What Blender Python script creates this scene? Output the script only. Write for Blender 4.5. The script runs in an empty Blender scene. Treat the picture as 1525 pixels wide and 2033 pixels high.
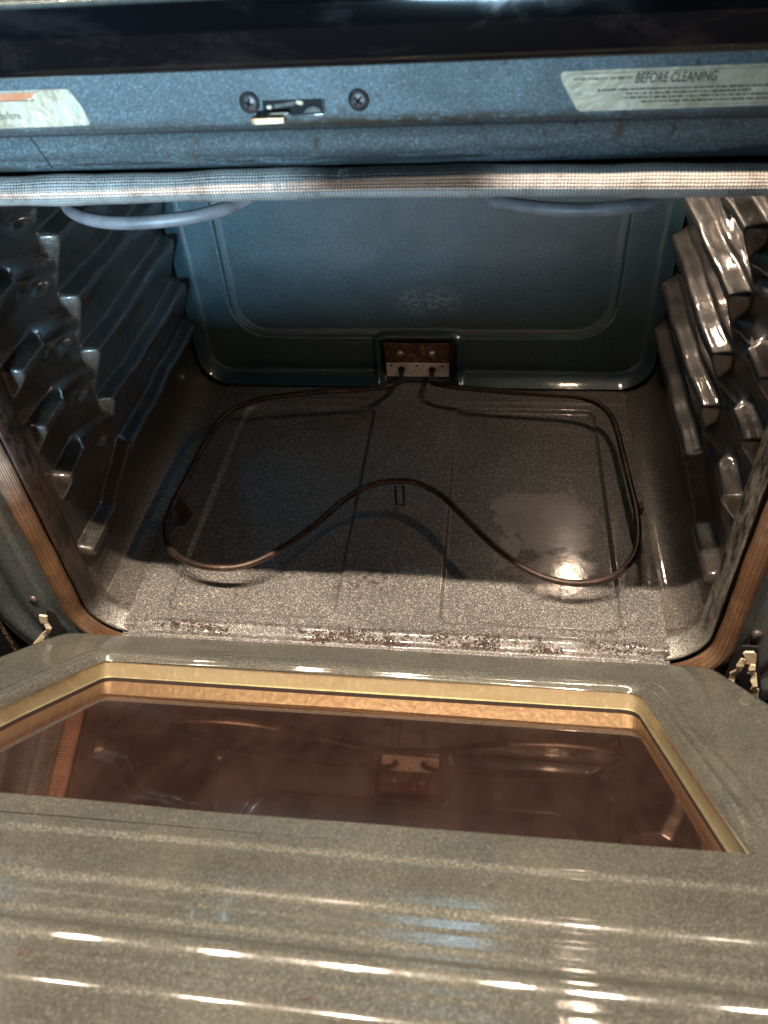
import bpy, bmesh, math, random
from math import sin, cos, pi, sqrt, radians
from mathutils import Vector, Matrix
random.seed(7)
S = bpy.context.scene
COL = S.collection

# ------------------------------------------------------------------ camera
cam = bpy.data.objects.new('camera', bpy.data.cameras.new('camera'))
COL.objects.link(cam); S.camera = cam
R3 = Matrix(((0.9918715, -0.03284795, 0.1229306), (0.11167596, 0.68777204, -0.71728523), (-0.06098688, 0.72518317, 0.68584981)))
cam.matrix_world = Matrix.Translation((0.0856, -0.4396, 0.59)) @ R3.to_4x4()
cam.data.sensor_fit = 'VERTICAL'; cam.data.sensor_height = 24.0; cam.data.lens = 18.48
cam.data.clip_start = 0.01; cam.data.clip_end = 50
cam.data.dof.use_dof = True; cam.data.dof.focus_distance = 0.88; cam.data.dof.aperture_fstop = 7.0
S.render.resolution_x = 768; S.render.resolution_y = 1024

# ------------------------------------------------------------------ world, lamps, exposure
W = bpy.data.worlds.new('World'); S.world = W; W.use_nodes = True
W.node_tree.nodes['Background'].inputs[0].default_value = (1.0, 0.80, 0.62, 1)
W.node_tree.nodes['Background'].inputs[1].default_value = 0.007
S.view_settings.view_transform = 'Standard'; S.view_settings.look = 'None'
S.view_settings.exposure = 0.0; S.view_settings.gamma = 1.0
S.view_settings.use_curve_mapping = False

def lamp(name, kind, loc, energy, color, **kw):
    d = bpy.data.lights.new(name, kind); d.energy = energy; d.color = color
    for k, v in kw.items(): setattr(d, k, v)
    o = bpy.data.objects.new(name, d); o.location = loc; COL.objects.link(o); return o

# the row of warm ceiling bulbs over the stove
for bx, e in ((-0.86, .45), (-0.48, .85), (-0.16, 1.7), (0.20, .45), (0.38, 1.1), (0.70, .55)):
    lamp('ceiling_bulb', 'POINT', (bx, -0.36, 2.0), 108 * e, (1.0, 0.81, 0.63), shadow_soft_size=0.013)
# daylight from a low glass door behind the photographer
wd = lamp('glass_door_daylight', 'AREA', (-0.02, -2.1, 0.50), 8.8, (0.48, 0.77, 1.0), shape='RECTANGLE', size=.40, size_y=0.20)
wd.rotation_euler = (Vector((-0.47, 0.0, 0.37)) - Vector(wd.location)).to_track_quat('-Z', 'Y').to_euler()
wd.data.spread = radians(36)
# the oven's own lamp, upper right of the back panel
lamp('oven_lamp_light', 'POINT', (0.222, 0.392, 0.322), 0.98, (1.0, 0.74, 0.54), shadow_soft_size=0.012)

# ------------------------------------------------------------------ material helpers
class NT:
    def __init__(s, name):
        s.m = bpy.data.materials.new(name); s.m.use_nodes = True
        s.t = s.m.node_tree; s.p = s.t.nodes['Principled BSDF']; s.out = s.t.nodes['Material Output']
        s.tc = s.t.nodes.new('ShaderNodeTexCoord')
    def set(s, **k):
        for a, v in k.items():
            i = s.p.inputs[a.replace('_', ' ')]
            if hasattr(v, 'links'): s.t.links.new(v, i)
            else: i.default_value = v if not (isinstance(v, tuple) and len(v) == 3) else (*v, 1)
        return s
    def noise(s, scale, detail=2, rough=.5, vec=None, stretch=None, dist=0, loc=(0, 0, 0)):
        n = s.t.nodes.new('ShaderNodeTexNoise'); n.inputs['Scale'].default_value = scale
        n.inputs['Detail'].default_value = detail; n.inputs['Roughness'].default_value = rough
        n.inputs['Distortion'].default_value = dist
        v = vec or s.tc.outputs['Object']
        mp = s.t.nodes.new('ShaderNodeMapping'); mp.inputs['Scale'].default_value = stretch or (1, 1, 1)
        mp.inputs['Location'].default_value = loc
        s.t.links.new(v, mp.inputs['Vector']); v = mp.outputs[0]
        s.t.links.new(v, n.inputs['Vector']); return n.outputs['Fac']
    def ramp(s, fac, *stops, interp='LINEAR'):
        r = s.t.nodes.new('ShaderNodeValToRGB'); r.color_ramp.interpolation = interp
        while len(r.color_ramp.elements) < len(stops): r.color_ramp.elements.new(.5)
        for e, (p, c) in zip(r.color_ramp.elements, stops):
            e.position = p; e.color = (c, c, c, 1) if isinstance(c, (int, float)) else (*c, 1)
        s.t.links.new(fac, r.inputs[0]); return r.outputs[0]
    def mix(s, fac, a, b, mode='MIX'):
        m = s.t.nodes.new('ShaderNodeMix'); m.data_type = 'RGBA'; m.blend_type = mode
        for k, v in ((0, fac), (6, a), (7, b)):
            if hasattr(v, 'links'): s.t.links.new(v, m.inputs[k])
            else: m.inputs[k].default_value = v if k == 0 else (*v, 1)
        return m.outputs[2]
    def math(s, op, a, b=0.0, c=0.0):
        m = s.t.nodes.new('ShaderNodeMath'); m.operation = op
        for k, v in enumerate((a, b, c)):
            if hasattr(v, 'links'): s.t.links.new(v, m.inputs[k])
            else: m.inputs[k].default_value = v
        return m.outputs[0]
    def xyz(s, which='Object'):
        x = s.t.nodes.new('ShaderNodeSeparateXYZ'); s.t.links.new(s.tc.outputs[which], x.inputs[0]); return x.outputs
    def band(s, v, a, b, soft):
        """1 between a and b, falling off over soft"""
        m1 = s.t.nodes.new('ShaderNodeMapRange'); m1.interpolation_type = 'SMOOTHSTEP'
        m1.inputs[1].default_value = a - soft; m1.inputs[2].default_value = a + soft
        s.t.links.new(v, m1.inputs[0])
        m2 = s.t.nodes.new('ShaderNodeMapRange'); m2.interpolation_type = 'SMOOTHSTEP'
        m2.inputs[1].default_value = b - soft; m2.inputs[2].default_value = b + soft
        m2.inputs[3].default_value = 1; m2.inputs[4].default_value = 0
        s.t.links.new(v, m2.inputs[0])
        return s.math('MULTIPLY', m1.outputs[0], m2.outputs[0])
    def bump(s, h, dist=.001, strength=1.0, prev=None, coat=False):
        b = s.t.nodes.new('ShaderNodeBump'); b.inputs['Distance'].default_value = dist
        b.inputs['Strength'].default_value = strength; s.t.links.new(h, b.inputs['Height'])
        if prev: s.t.links.new(prev, b.inputs['Normal'])
        s.t.links.new(b.outputs[0], s.p.inputs['Normal'])
        if coat: s.t.links.new(b.outputs[0], s.p.inputs['Coat Normal'])
        return b.outputs[0]

def enamel(name, dark, light, flake=(.55, .6, .6), rough=.42, metal=.35, cb=.14, coatr=.06, coat=.8, scale=1550., stain=None, flk=.66, low=0., spec=.5):
    n = NT(name)
    g = n.noise(scale, 2, .6)
    c = n.ramp(g, (.36, dark), (.64, light))
    vo = n.t.nodes.new('ShaderNodeTexVoronoi'); vo.inputs['Scale'].default_value = scale * .85
    n.t.links.new(n.tc.outputs['Object'], vo.inputs['Vector'])
    sx = n.t.nodes.new('ShaderNodeSeparateColor'); n.t.links.new(vo.outputs['Color'], sx.inputs[0])
    f = n.ramp(sx.outputs[0], (.45, 0), (.85, .18), (1.0, .52))
    k = n.ramp(sx.outputs[1], (.0, .42), (.35, 0))
    c = n.mix(f, c, flake); c = n.mix(k, c, tuple(q * .4 for q in dark))
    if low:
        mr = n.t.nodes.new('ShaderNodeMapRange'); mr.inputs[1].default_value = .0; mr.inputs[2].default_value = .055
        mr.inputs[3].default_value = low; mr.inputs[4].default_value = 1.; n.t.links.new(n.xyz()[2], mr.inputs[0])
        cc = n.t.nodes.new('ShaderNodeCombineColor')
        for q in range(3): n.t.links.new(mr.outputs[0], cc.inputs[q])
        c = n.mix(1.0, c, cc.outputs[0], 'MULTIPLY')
    n.set(Specular_IOR_Level=spec)
    mott = n.ramp(n.noise(9, 3, .6), (.3, .8), (.7, 1.15))
    c = n.mix(1.0, c, mott, 'MULTIPLY')
    r = n.ramp(n.noise(26, 4, .7), (.35, rough - .07), (.7, rough + .12))
    if stain:
        for mask, col, ro in stain(n):
            c = n.mix(mask, c, col); r = n.mix(mask, r, (ro, ro, ro))
    n.set(Base_Color=c, Metallic=metal, Roughness=r, Coat_Weight=coat)
    cr = n.ramp(n.noise(18, 5, .7, loc=(5, 5, 5)), (.4, coatr), (.75, coatr + .10))
    n.set(Coat_Roughness=cr)
    b = n.t.nodes.new('ShaderNodeBump'); b.inputs['Distance'].default_value = .0006; b.inputs['Strength'].default_value = .35
    n.t.links.new(n.noise(scale, 2, .6), b.inputs['Height'])
    n.t.links.new(b.outputs[0], n.p.inputs['Normal'])
    b2 = n.t.nodes.new('ShaderNodeBump'); b2.inputs['Distance'].default_value = .0008; b2.inputs['Strength'].default_value = cb
    n.t.links.new(n.noise(140, 2, .5), b2.inputs['Height'])
    n.t.links.new(b2.outputs[0], n.p.inputs['Coat Normal'])
    n.b = b; n.cr = cr; n.c = c
    return n

RUST = (.055, .026, .014); SOOT = (.008, .006, .005)
DK = (.025, .025, .024); LT = (.132, .128, .121)

def frame_stain(n):
    x, y, z = n.xyz()
    crease = n.math('MULTIPLY', n.band(z, .4520, .4575, .0022), n.math('MULTIPLY_ADD', n.band(x, -.03, .10, .03), .5, .5)); low = n.band(z, .430, .438, .005)
    n1 = n.ramp(n.noise(120, 6, .75, stretch=(.35, 1, 1)), (.42, 0), (.50, 1))
    n2 = n.ramp(n.noise(90, 6, .75, stretch=(.12, 1, 2.2), loc=(1, 2, 3)), (.48, 0), (.54, .9))
    spots = n.ramp(n.noise(70, 5, .65, stretch=(1.2, 1, .6), loc=(7, 7, 1)), (.60, 0), (.66, .85))
    side = n.math('LESS_THAN', z, .2)
    s2 = n.math('MULTIPLY', side, n.ramp(n.noise(26, 5, .6, loc=(2, 0, 9)), (.48, 0), (.66, .7)))
    line = n.band(z, .4505, .4518, .0008)
    xs_ = n.math('ADD', x, n.math('MULTIPLY', z, .35))
    crack = n.math('MULTIPLY', n.band(xs_, -.0172, -.0160, .0004), n.band(z, .432, .4505, .001))
    return [(crack, (.01, .012, .012), .6), (n.math('MULTIPLY', crease, n1), (.045, .028, .015), .7), (n.math('MULTIPLY', low, n2), SOOT, .7),
            (spots, RUST, .6), (n.math('MULTIPLY', s2, .6), (.12, .075, .045), .6), (n.math('MULTIPLY', line, .8), SOOT, .7)]
def floor_stain(n):
    x, y, z = n.xyz()
    yw = n.math('ADD', y, n.math('MULTIPLY', n.noise(22, 5, .7, loc=(8, 0, 0)), .03)); front = n.math('MULTIPLY', n.band(yw, .020, .032, .004), n.ramp(n.noise(11, 3, .6, loc=(3, 6, 0)), (.40, 0), (.55, 1)))
    a = n.math('MULTIPLY', front, n.ramp(n.noise(130, 7, .8, loc=(0, 3, 3)), (.525, 0), (.545, 1)))
    mid = n.math('MULTIPLY', n.band(y, .062, .10, .02), n.band(x, -.06, .02, .03))
    b = n.math('MULTIPLY', mid, n.ramp(n.noise(150, 6, .8), (.50, 0), (.56, .9)))
    sp = n.ramp(n.noise(95, 3, .6, loc=(9, 1, 4)), (.72, 0), (.75, .8))
    back = n.math('MULTIPLY', n.band(y, .33, .40, .03), n.ramp(n.noise(40, 6, .7), (.45, 0), (.75, .6)))
    return [(a, (.016, .008, .005), .8), (b, (.025, .012, .008), .8), (sp, (.04, .02, .012), .7), (n.math('MULTIPLY', back, .5), (.07, .05, .045), .6)]
def back_stain(n):
    x, y, z = n.xyz()
    m = n.math('MULTIPLY', n.band(x, -.02, .05, .02), n.band(z, .10, .125, .014))
    a = n.math('MULTIPLY', m, n.ramp(n.noise(60, 7, .8, dist=1.5, stretch=(1, 1, 1.4)), (.46, 0), (.70, .42)))
    sc = n.ramp(n.noise(300, 2, .5, stretch=(.5, 1, .02)), (.80, 0), (.84, .5))
    return [(a, (.42, .40, .34), .5), (sc, (.3, .35, .4), .4)]
def side_stain(n):
    x, y, z = n.xyz()
    fr = n.band(y, .0, .045, .015)
    a = n.math('MULTIPLY', fr, n.ramp(n.noise(85, 7, .75, stretch=(1, 2, .5)), (.42, 0), (.58, .85)))
    b = n.ramp(n.noise(30, 5, .7, loc=(1, 8, 1)), (.62, 0), (.75, .5))
    return [(a, (.028, .016, .011), .7), (b, (.045, .035, .028), .6)]

M = {}
M['side'] = enamel('side_enamel', (.009, .008, .0075), (.046, .042, .037), flake=(.17, .155, .13), stain=side_stain, low=3.2, coatr=.03, coat=.85).m  # wall shade put into the colour; lightened near the bottom to meet the floor
M['top'] = enamel('top_enamel', (.006, .006, .006), (.022, .020, .018), flake=(.06, .05, .04), coat=.3).m
M['back'] = enamel('back_enamel', (.004, .0155, .023), (.017, .049, .064), flake=(.05, .14, .16), stain=back_stain, coatr=.09, metal=.2, coat=.6).m
M['frame'] = enamel('frame_enamel', (.032, .042, .046), (.105, .128, .136), flake=(.26, .33, .36), stain=frame_stain, coatr=.2, coat=.4, metal=.3).m
# the cavity floor: same enamel with a greasy shiny film at the right front
fl = enamel('bottom_enamel', DK, (.115, .108, .102), flake=(.85, .82, .75), stain=floor_stain, coatr=.035, coat=.9, metal=.1)
x, y, z = fl.xyz()
reg = fl.math('MULTIPLY', fl.band(x, .085, .218, .04), fl.band(y, .055, .25, .06))
film = fl.ramp(fl.math('MULTIPLY', reg, fl.noise(13, 7, .68, dist=1.6, loc=(4, 2.3, 0))), (.40, 0), (.45, 1))
fl.set(Base_Color=fl.mix(fl.math('MULTIPLY', film, .45), fl.c, (.42, .36, .34)))
fl.set(Coat_Roughness=fl.mix(film, fl.cr, (.13, .13, .13)), Coat_Weight=fl.mix(film, (.6, .6, .6), (1, 1, 1)))
M['floor'] = fl.m
def door_stain(n):
    sp = n.ramp(n.noise(60, 5, .7, loc=(3, 1, 4)), (.72, 0), (.75, .8))
    x, y, z = n.xyz()
    nr = n.math('MULTIPLY', n.band(y, -.42, -.33, .02), n.ramp(n.noise(95, 5, .7, loc=(3, 9, 4)), (.62, 0), (.67, .8)))
    wear = n.ramp(n.noise(14, 5, .6, loc=(3, 9, 8)), (.5, 0), (.8, .35))
    return [(sp, RUST, .7), (nr, RUST, .7), (wear, (.16, .15, .11), .45)]
M['liner'] = enamel('liner_enamel', (.026, .028, .025), (.098, .100, .085), flake=(.30, .30, .25), stain=door_stain, coatr=.045, cb=.05, scale=2000, coat=.9, metal=.03, rough=.6, spec=.15).m

n = NT('black_gloss'); sm = n.ramp(n.noise(22, 6, .7, stretch=(.35, 1, 1), dist=1.2), (.48, 0), (.72, 1))
n.set(Base_Color=n.mix(n.math('MULTIPLY', sm, .03), (.004, .004, .005), (.5, .4, .4)), Roughness=n.mix(sm, (.07, .07, .07), (.16, .16, .16)), Coat_Weight=.5, Coat_Roughness=.04); M['black'] = n.m
n = NT('cooktop_rim'); n.set(Base_Color=n.ramp(n.noise(200, 3), (.3, (.05, .06, .058)), (.7, (.09, .105, .10))), Metallic=.3, Roughness=.25, Coat_Weight=.6); M['rim'] = n.m
n = NT('dark_void'); n.set(Base_Color=(.006, .005, .005), Roughness=.8); M['void'] = n.m
n = NT('flange_metal')
x, y, z = n.xyz()
c = n.ramp(n.noise(70, 7, .75, stretch=(1, 1.5, .4)), (.44, (.003, .0025, .002)), (.49, (.022, .012, .009)), (.62, (.042, .026, .018)), (.74, (.13, .105, .08)))
gray = n.ramp(n.noise(75, 8, .8, stretch=(1, 1.6, .45), loc=(4, 4, 4)), (.42, (.006, .005, .005)), (.48, (.06, .056, .048)), (.58, (.14, .135, .115)), (.75, (.24, .23, .21)))
c = n.mix(n.math('GREATER_THAN', x, 0.0), c, gray)
lowm = n.t.nodes.new('ShaderNodeMapRange'); lowm.inputs[1].default_value = .05; lowm.inputs[2].default_value = .012; n.t.links.new(n.math('ADD', z, n.math('MULTIPLY', n.noise(60, 5, .7), .03)), lowm.inputs[0])
c = n.mix(lowm.outputs[0], c, n.ramp(n.noise(900, 2, .6), (.4, (.07, .07, .065)), (.62, (.40, .39, .36))))
n.set(Base_Color=c, Metallic=.3, Roughness=n.ramp(n.noise(50, 5, .7), (.3, .3), (.7, .6)), Coat_Weight=.3, Coat_Roughness=.15)
n.bump(n.noise(160, 6, .7), .002, .6); M['flange'] = n.m
# gasket braid, uv: u along (metres*100), v round
n = NT('gasket_braid')
u, v, _ = n.xyz('UV')
def sw(val, k, ph=0.0): return n.math('SINE', n.math('MULTIPLY_ADD', val, k, ph))
b1 = sw(n.math('ADD', u, v), 2 * pi); b2 = sw(n.math('SUBTRACT', u, v), 2 * pi)
br = n.math('MULTIPLY_ADD', n.math('MULTIPLY', b1, b2), .5, .5)
ox, oy, oz = n.xyz()
hi = n.band(oz, .25, .6, .14)
wear = n.noise(45, 6, .7, stretch=(1, 1, 1))
colw = n.ramp(wear, (.32, (.26, .22, .19)), (.5, (.58, .53, .49)), (.75, (.74, .70, .66)))
colb = n.ramp(wear, (.30, (.13, .060, .028)), (.5, (.22, .115, .055)), (.72, (.34, .20, .10)))
c = n.mix(hi, colb, colw)
burn = n.math('MULTIPLY', n.math('MULTIPLY', n.band(ox, -.02, .09, .02), n.band(oz, .4215, .44, .0018)), n.ramp(n.noise(60, 5, .7), (.26, 0), (.42, .93)))
c = n.mix(burn, c, SOOT)
c = n.mix(n.ramp(br, (.12, .92), (.55, 0)), c, (.014, .010, .008))
stripe = n.math('MULTIPLY', n.math('SUBTRACT', 1.0, hi), n.ramp(sw(v, pi * 2, .5), (.55, 0), (.95, .60)))
c = n.mix(stripe, c, (.03, .014, .008))
n.set(Base_Color=c, Metallic=.25, Roughness=.42); n.bump(br, .0012, 1.0); M['gasket'] = n.m
n = NT('element_metal')
c = n.ramp(n.noise(45, 7, .75), (.3, (.010, .007, .006)), (.5, (.032, .020, .015)), (.68, (.095, .058, .042)))
n.set(Base_Color=c, Metallic=.5, Roughness=.42); n.bump(n.noise(600, 3), .0003, .5); M['element'] = n.m
n = NT('broil_metal'); n.set(Base_Color=n.ramp(n.noise(60, 4), (.3, (.10, .095, .10)), (.7, (.24, .22, .23))), Metallic=.1, Roughness=.5); M['broil'] = n.m
n = NT('block_plate'); n.set(Base_Color=n.ramp(n.noise(300, 4, .7), (.3, (.5, .48, .48)), (.7, (.78, .76, .75))), Metallic=.5, Roughness=.4)
M['plate'] = n.m
n = NT('rusty_plate'); n.set(Base_Color=n.ramp(n.noise(95, 6, .7), (.3, (.010, .007, .005)), (.5, (.06, .032, .016)), (.72, (.26, .15, .07))), Metallic=.4, Roughness=.5); M['rusty'] = n.m
n = NT('zinc'); n.set(Base_Color=(.62, .66, .70), Metallic=.9, Roughness=.28); n.bump(n.noise(500, 2), .0003, .5); M['zinc'] = n.m
n = NT('dark_screw'); n.set(Base_Color=n.ramp(n.noise(250, 4), (.3, (.05, .045, .045)), (.7, (.15, .13, .12))), Metallic=.6, Roughness=.45); M['screw'] = n.m
n = NT('brass_plated'); n.set(Base_Color=n.ramp(n.noise(160, 5, .7), (.25, (.40, .28, .15)), (.5, (.80, .68, .46)), (.8, (.90, .84, .68))), Metallic=.45, Roughness=.4); n.bump(n.noise(300, 4), .0006, .6); M['brass'] = n.m
n = NT('gold_wall'); x, y, z = n.xyz()
c = n.ramp(n.noise(30, 5, .6, stretch=(.4, 1, 1.5)), (.3, (.36, .31, .20)), (.5, (.42, .39, .26)), (.7, (.42, .41, .28)))
c = n.mix(n.ramp(n.noise(260, 2, .5, stretch=(1, 1, .05)), (.55, 0), (.8, .4)), c, (.75, .68, .5))
n.set(Base_Color=c, Metallic=.7, Roughness=.34); n.bump(n.noise(260, 2, .5, stretch=(1, 1, .05)), .0006, .6); M['gold'] = n.m
# tinted panes
n = NT('tinted_glass')
gl = n.t.nodes.new('ShaderNodeBsdfGlossy'); gl.inputs['Color'].default_value = (.78, .58, .48, 1); gl.inputs['Roughness'].default_value = .03
tr = n.t.nodes.new('ShaderNodeBsdfTransparent'); tr.inputs['Color'].default_value = (.62, .42, .33, 1)
df = n.t.nodes.new('ShaderNodeBsdfDiffuse'); df.inputs['Color'].default_value = (.105, .060, .050, 1)
ms = n.t.nodes.new('ShaderNodeMixShader'); fr = n.t.nodes.new('ShaderNodeFresnel'); fr.inputs['IOR'].default_value = 1.75
n.t.links.new(n.math('ADD', n.math('MULTIPLY', fr.outputs[0], .95), .03), ms.inputs[0]); n.t.links.new(tr.outputs[0], ms.inputs[1]); n.t.links.new(gl.outputs[0], ms.inputs[2])
m2 = n.t.nodes.new('ShaderNodeMixShader'); dirt = n.ramp(n.noise(16, 6, .7, stretch=(1.6, .5, 1)), (.40, .12), (.72, .26))
spk = n.ramp(n.noise(420, 2, .5, loc=(5, 5, 1)), (.77, 0), (.80, .8))
n.t.links.new(n.math('MAXIMUM', dirt, spk), m2.inputs[0]); n.t.links.new(ms.outputs[0], m2.inputs[1]); n.t.links.new(df.outputs[0], m2.inputs[2])
n.t.links.new(m2.outputs[0], n.out.inputs[0]); M['glass'] = n.m
n = NT('outer_glass'); n.set(Base_Color=(.035, .015, .010), Roughness=.08, Coat_Weight=1.0, Coat_Roughness=.02, Specular_IOR_Level=.9); M['outer'] = n.m
n = NT('label_paper'); c = n.ramp(n.noise(40, 6, .7), (.3, (.34, .24, .14)), (.5, (.54, .43, .29)), (.75, (.66, .56, .42)))
c = n.mix(n.ramp(n.noise(110, 6, .75, loc=(1, 1, 1)), (.58, 0), (.68, .7)), c, (.26, .16, .09))
n.set(Base_Color=c, Roughness=.38, Metallic=.25); n.bump(n.noise(60, 5, .6), .0012, .7); M['label'] = n.m
n = NT('label_foil'); c = n.ramp(n.noise(50, 6, .7, loc=(2, 2, 2)), (.3, (.46, .33, .19)), (.5, (.76, .62, .44)), (.7, (.85, .78, .70)))
n.set(Base_Color=c, Roughness=.33, Metallic=.5); n.bump(n.noise(55, 5, .6), .002, .9); M['foil'] = n.m
n = NT('label_orange'); n.set(Base_Color=n.ramp(n.noise(60, 4), (.3, (.50, .16, .07)), (.7, (.62, .27, .14))), Roughness=.4, Metallic=.1); M['orange'] = n.m
n = NT('ink'); n.set(Base_Color=(.035, .02, .018), Roughness=.6); M['ink'] = n.m
n = NT('faded_ink'); n.set(Base_Color=n.ramp(n.noise(200, 4), (.4, (.10, .065, .04)), (.6, (.35, .30, .23))), Roughness=.6); M['ink2'] = n.m
n = NT('crumb'); n.set(Base_Color=n.ramp(n.noise(200, 3), (.3, (.012, .007, .005)), (.7, (.07, .032, .018))), Roughness=.75); M['crumb'] = n.m
n = NT('range_side'); n.set(Base_Color=(.02, .02, .022), Roughness=.35); M['body'] = n.m
n = NT('insulation'); n.set(Base_Color=n.ramp(n.noise(220, 6, .8), (.35, (.012, .008, .006)), (.55, (.10, .05, .03)), (.72, (.36, .28, .2))), Roughness=.9); n.bump(n.noise(300, 5, .8), .003, 1); M['insul'] = n.m

# ------------------------------------------------------------------ mesh helpers
def obj(name, verts, faces, mat, parent=None, smooth=True, uvs=None, extra=None):
    me = bpy.data.meshes.new(name); me.from_pydata([tuple(v) for v in verts], [], faces); me.validate(clean_customdata=False)
    if uvs:
        uv = me.uv_layers.new(name='UVMap')
        for lp in me.loops: uv.data[lp.index].uv = uvs[lp.vertex_index]
    me.materials.append(mat)
    for e in (extra or []): me.materials.append(e)
    if smooth:
        me.polygons.foreach_set('use_smooth', [True] * len(me.polygons))
    me.update()
    o = bpy.data.objects.new(name, me); COL.objects.link(o)
    if parent: o.parent = parent
    return o
def fix(o):
    bm = bmesh.new(); bm.from_mesh(o.data); bmesh.ops.recalc_face_normals(bm, faces=bm.faces); bm.to_mesh(o.data); bm.free(); return o
def bevel(o, w=.001, seg=2, ang=40):
    m = o.modifiers.new('Bevel', 'BEVEL'); m.width = w; m.segments = seg; m.limit_method = 'ANGLE'; m.angle_limit = radians(ang); return o
def grid(us, vs, fn):
    V = [fn(a, b) for b in vs for a in us]; nu = len(us)
    F = [(j * nu + i, j * nu + i + 1, (j + 1) * nu + i + 1, (j + 1) * nu + i) for j in range(len(vs) - 1) for i in range(nu - 1)]
    return V, F
def lin(a, b, step):
    n = max(1, int(round(abs(b - a) / step))); return [a + (b - a) * i / n for i in range(n + 1)]
def ss(a, b, x):
    t = max(0., min(1., (x - a) / (b - a))); return t * t * (3 - 2 * t)
def box(name, c, s, mat, parent, rot=None, bev=.0006):
    V = [Vector((sx * s[0] / 2, sy * s[1] / 2, sz * s[2] / 2)) for sz in (-1, 1) for sy in (-1, 1) for sx in (-1, 1)]
    if rot: V = [rot @ v for v in V]
    V = [v + Vector(c) for v in V]
    F = [(0, 2, 3, 1), (4, 5, 7, 6), (0, 1, 5, 4), (2, 6, 7, 3), (0, 4, 6, 2), (1, 3, 7, 5)]
    o = obj(name, V, F, mat, parent, smooth=False)
    if bev: bevel(o, bev)
    return o
def catmull(P, n=8):
    P = [Vector(p) for p in P]; Q = [2 * P[0] - P[1]] + P + [2 * P[-1] - P[-2]]; out = []
    for i in range(1, len(Q) - 2):
        a, b, c, d = Q[i - 1:i + 3]
        for k in range(n):
            t = k / n
            out.append(.5 * ((2 * b) + (c - a) * t + (2 * a - 5 * b + 4 * c - d) * t * t + (3 * b - a - 3 * c + d) * t ** 3))
    out.append(P[-1]); return out
def tube_geo(path, r, seg=14, r2=None, up=Vector((0, 0, 1)), caps=True):
    V = []; F = []; UV = []; L = 0; n = len(path)
    for i, p in enumerate(path):
        t = (path[min(i + 1, n - 1)] - path[max(i - 1, 0)]).normalized()
        s = t.cross(up)
        if s.length < .1: s = t.cross(Vector((0, 1, 0)))
        s.normalize(); w = s.cross(t).normalized()
        if i: L += (p - path[i - 1]).length
        for k in range(seg + 1):
            a = 2 * pi * k / seg
            V.append(p + s * (cos(a) * r) + w * (sin(a) * (r2 or r))); UV.append((L, k / seg))
    m = seg + 1
    for i in range(n - 1):
        for k in range(seg): F.append((i * m + k, i * m + k + 1, (i + 1) * m + k + 1, (i + 1) * m + k))
    if caps:
        F.append(tuple(range(seg))); F.append(tuple((n - 1) * m + k for k in reversed(range(seg))))
    return V, F, UV
def tube(name, path, r, mat, parent, seg=14, **kw):
    V, F, UV = tube_geo(path, r, seg, **kw); return obj(name, V, F, mat, parent)
def rrect(x0, x1, z0, z1, r, step=.006, carc=10):
    """closed rounded rectangle, counter-clockwise, as (x, z, outward normal)"""
    pts = []
    for cx, cz, a0 in ((x1 - r, z1 - r, 0), (x0 + r, z1 - r, 90), (x0 + r, z0 + r, 180), (x1 - r, z0 + r, 270)):
        for k in range(carc + 1):
            a = radians(a0 + 90 * k / carc); pts.append((cx + r * cos(a), cz + r * sin(a), cos(a), sin(a)))
    out = []
    for i, p in enumerate(pts):
        q = pts[(i + 1) % len(pts)]; out.append(p)
        d = math.hypot(q[0] - p[0], q[1] - p[1])
        if d > step * 1.5:
            m = int(d / step)
            for k in range(1, m):
                t = k / m; out.append((p[0] + (q[0] - p[0]) * t, p[1] + (q[1] - p[1]) * t, p[2], p[3]))
    return out

# ================================================================== THE OVEN
oven = bpy.data.objects.new('oven', None); COL.objects.link(oven); oven.empty_display_size = .1
oven['label'] = 'open electric oven with speckled grey enamel cavity, its door folded down and black front rail'
oven['category'] = 'oven'

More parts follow.
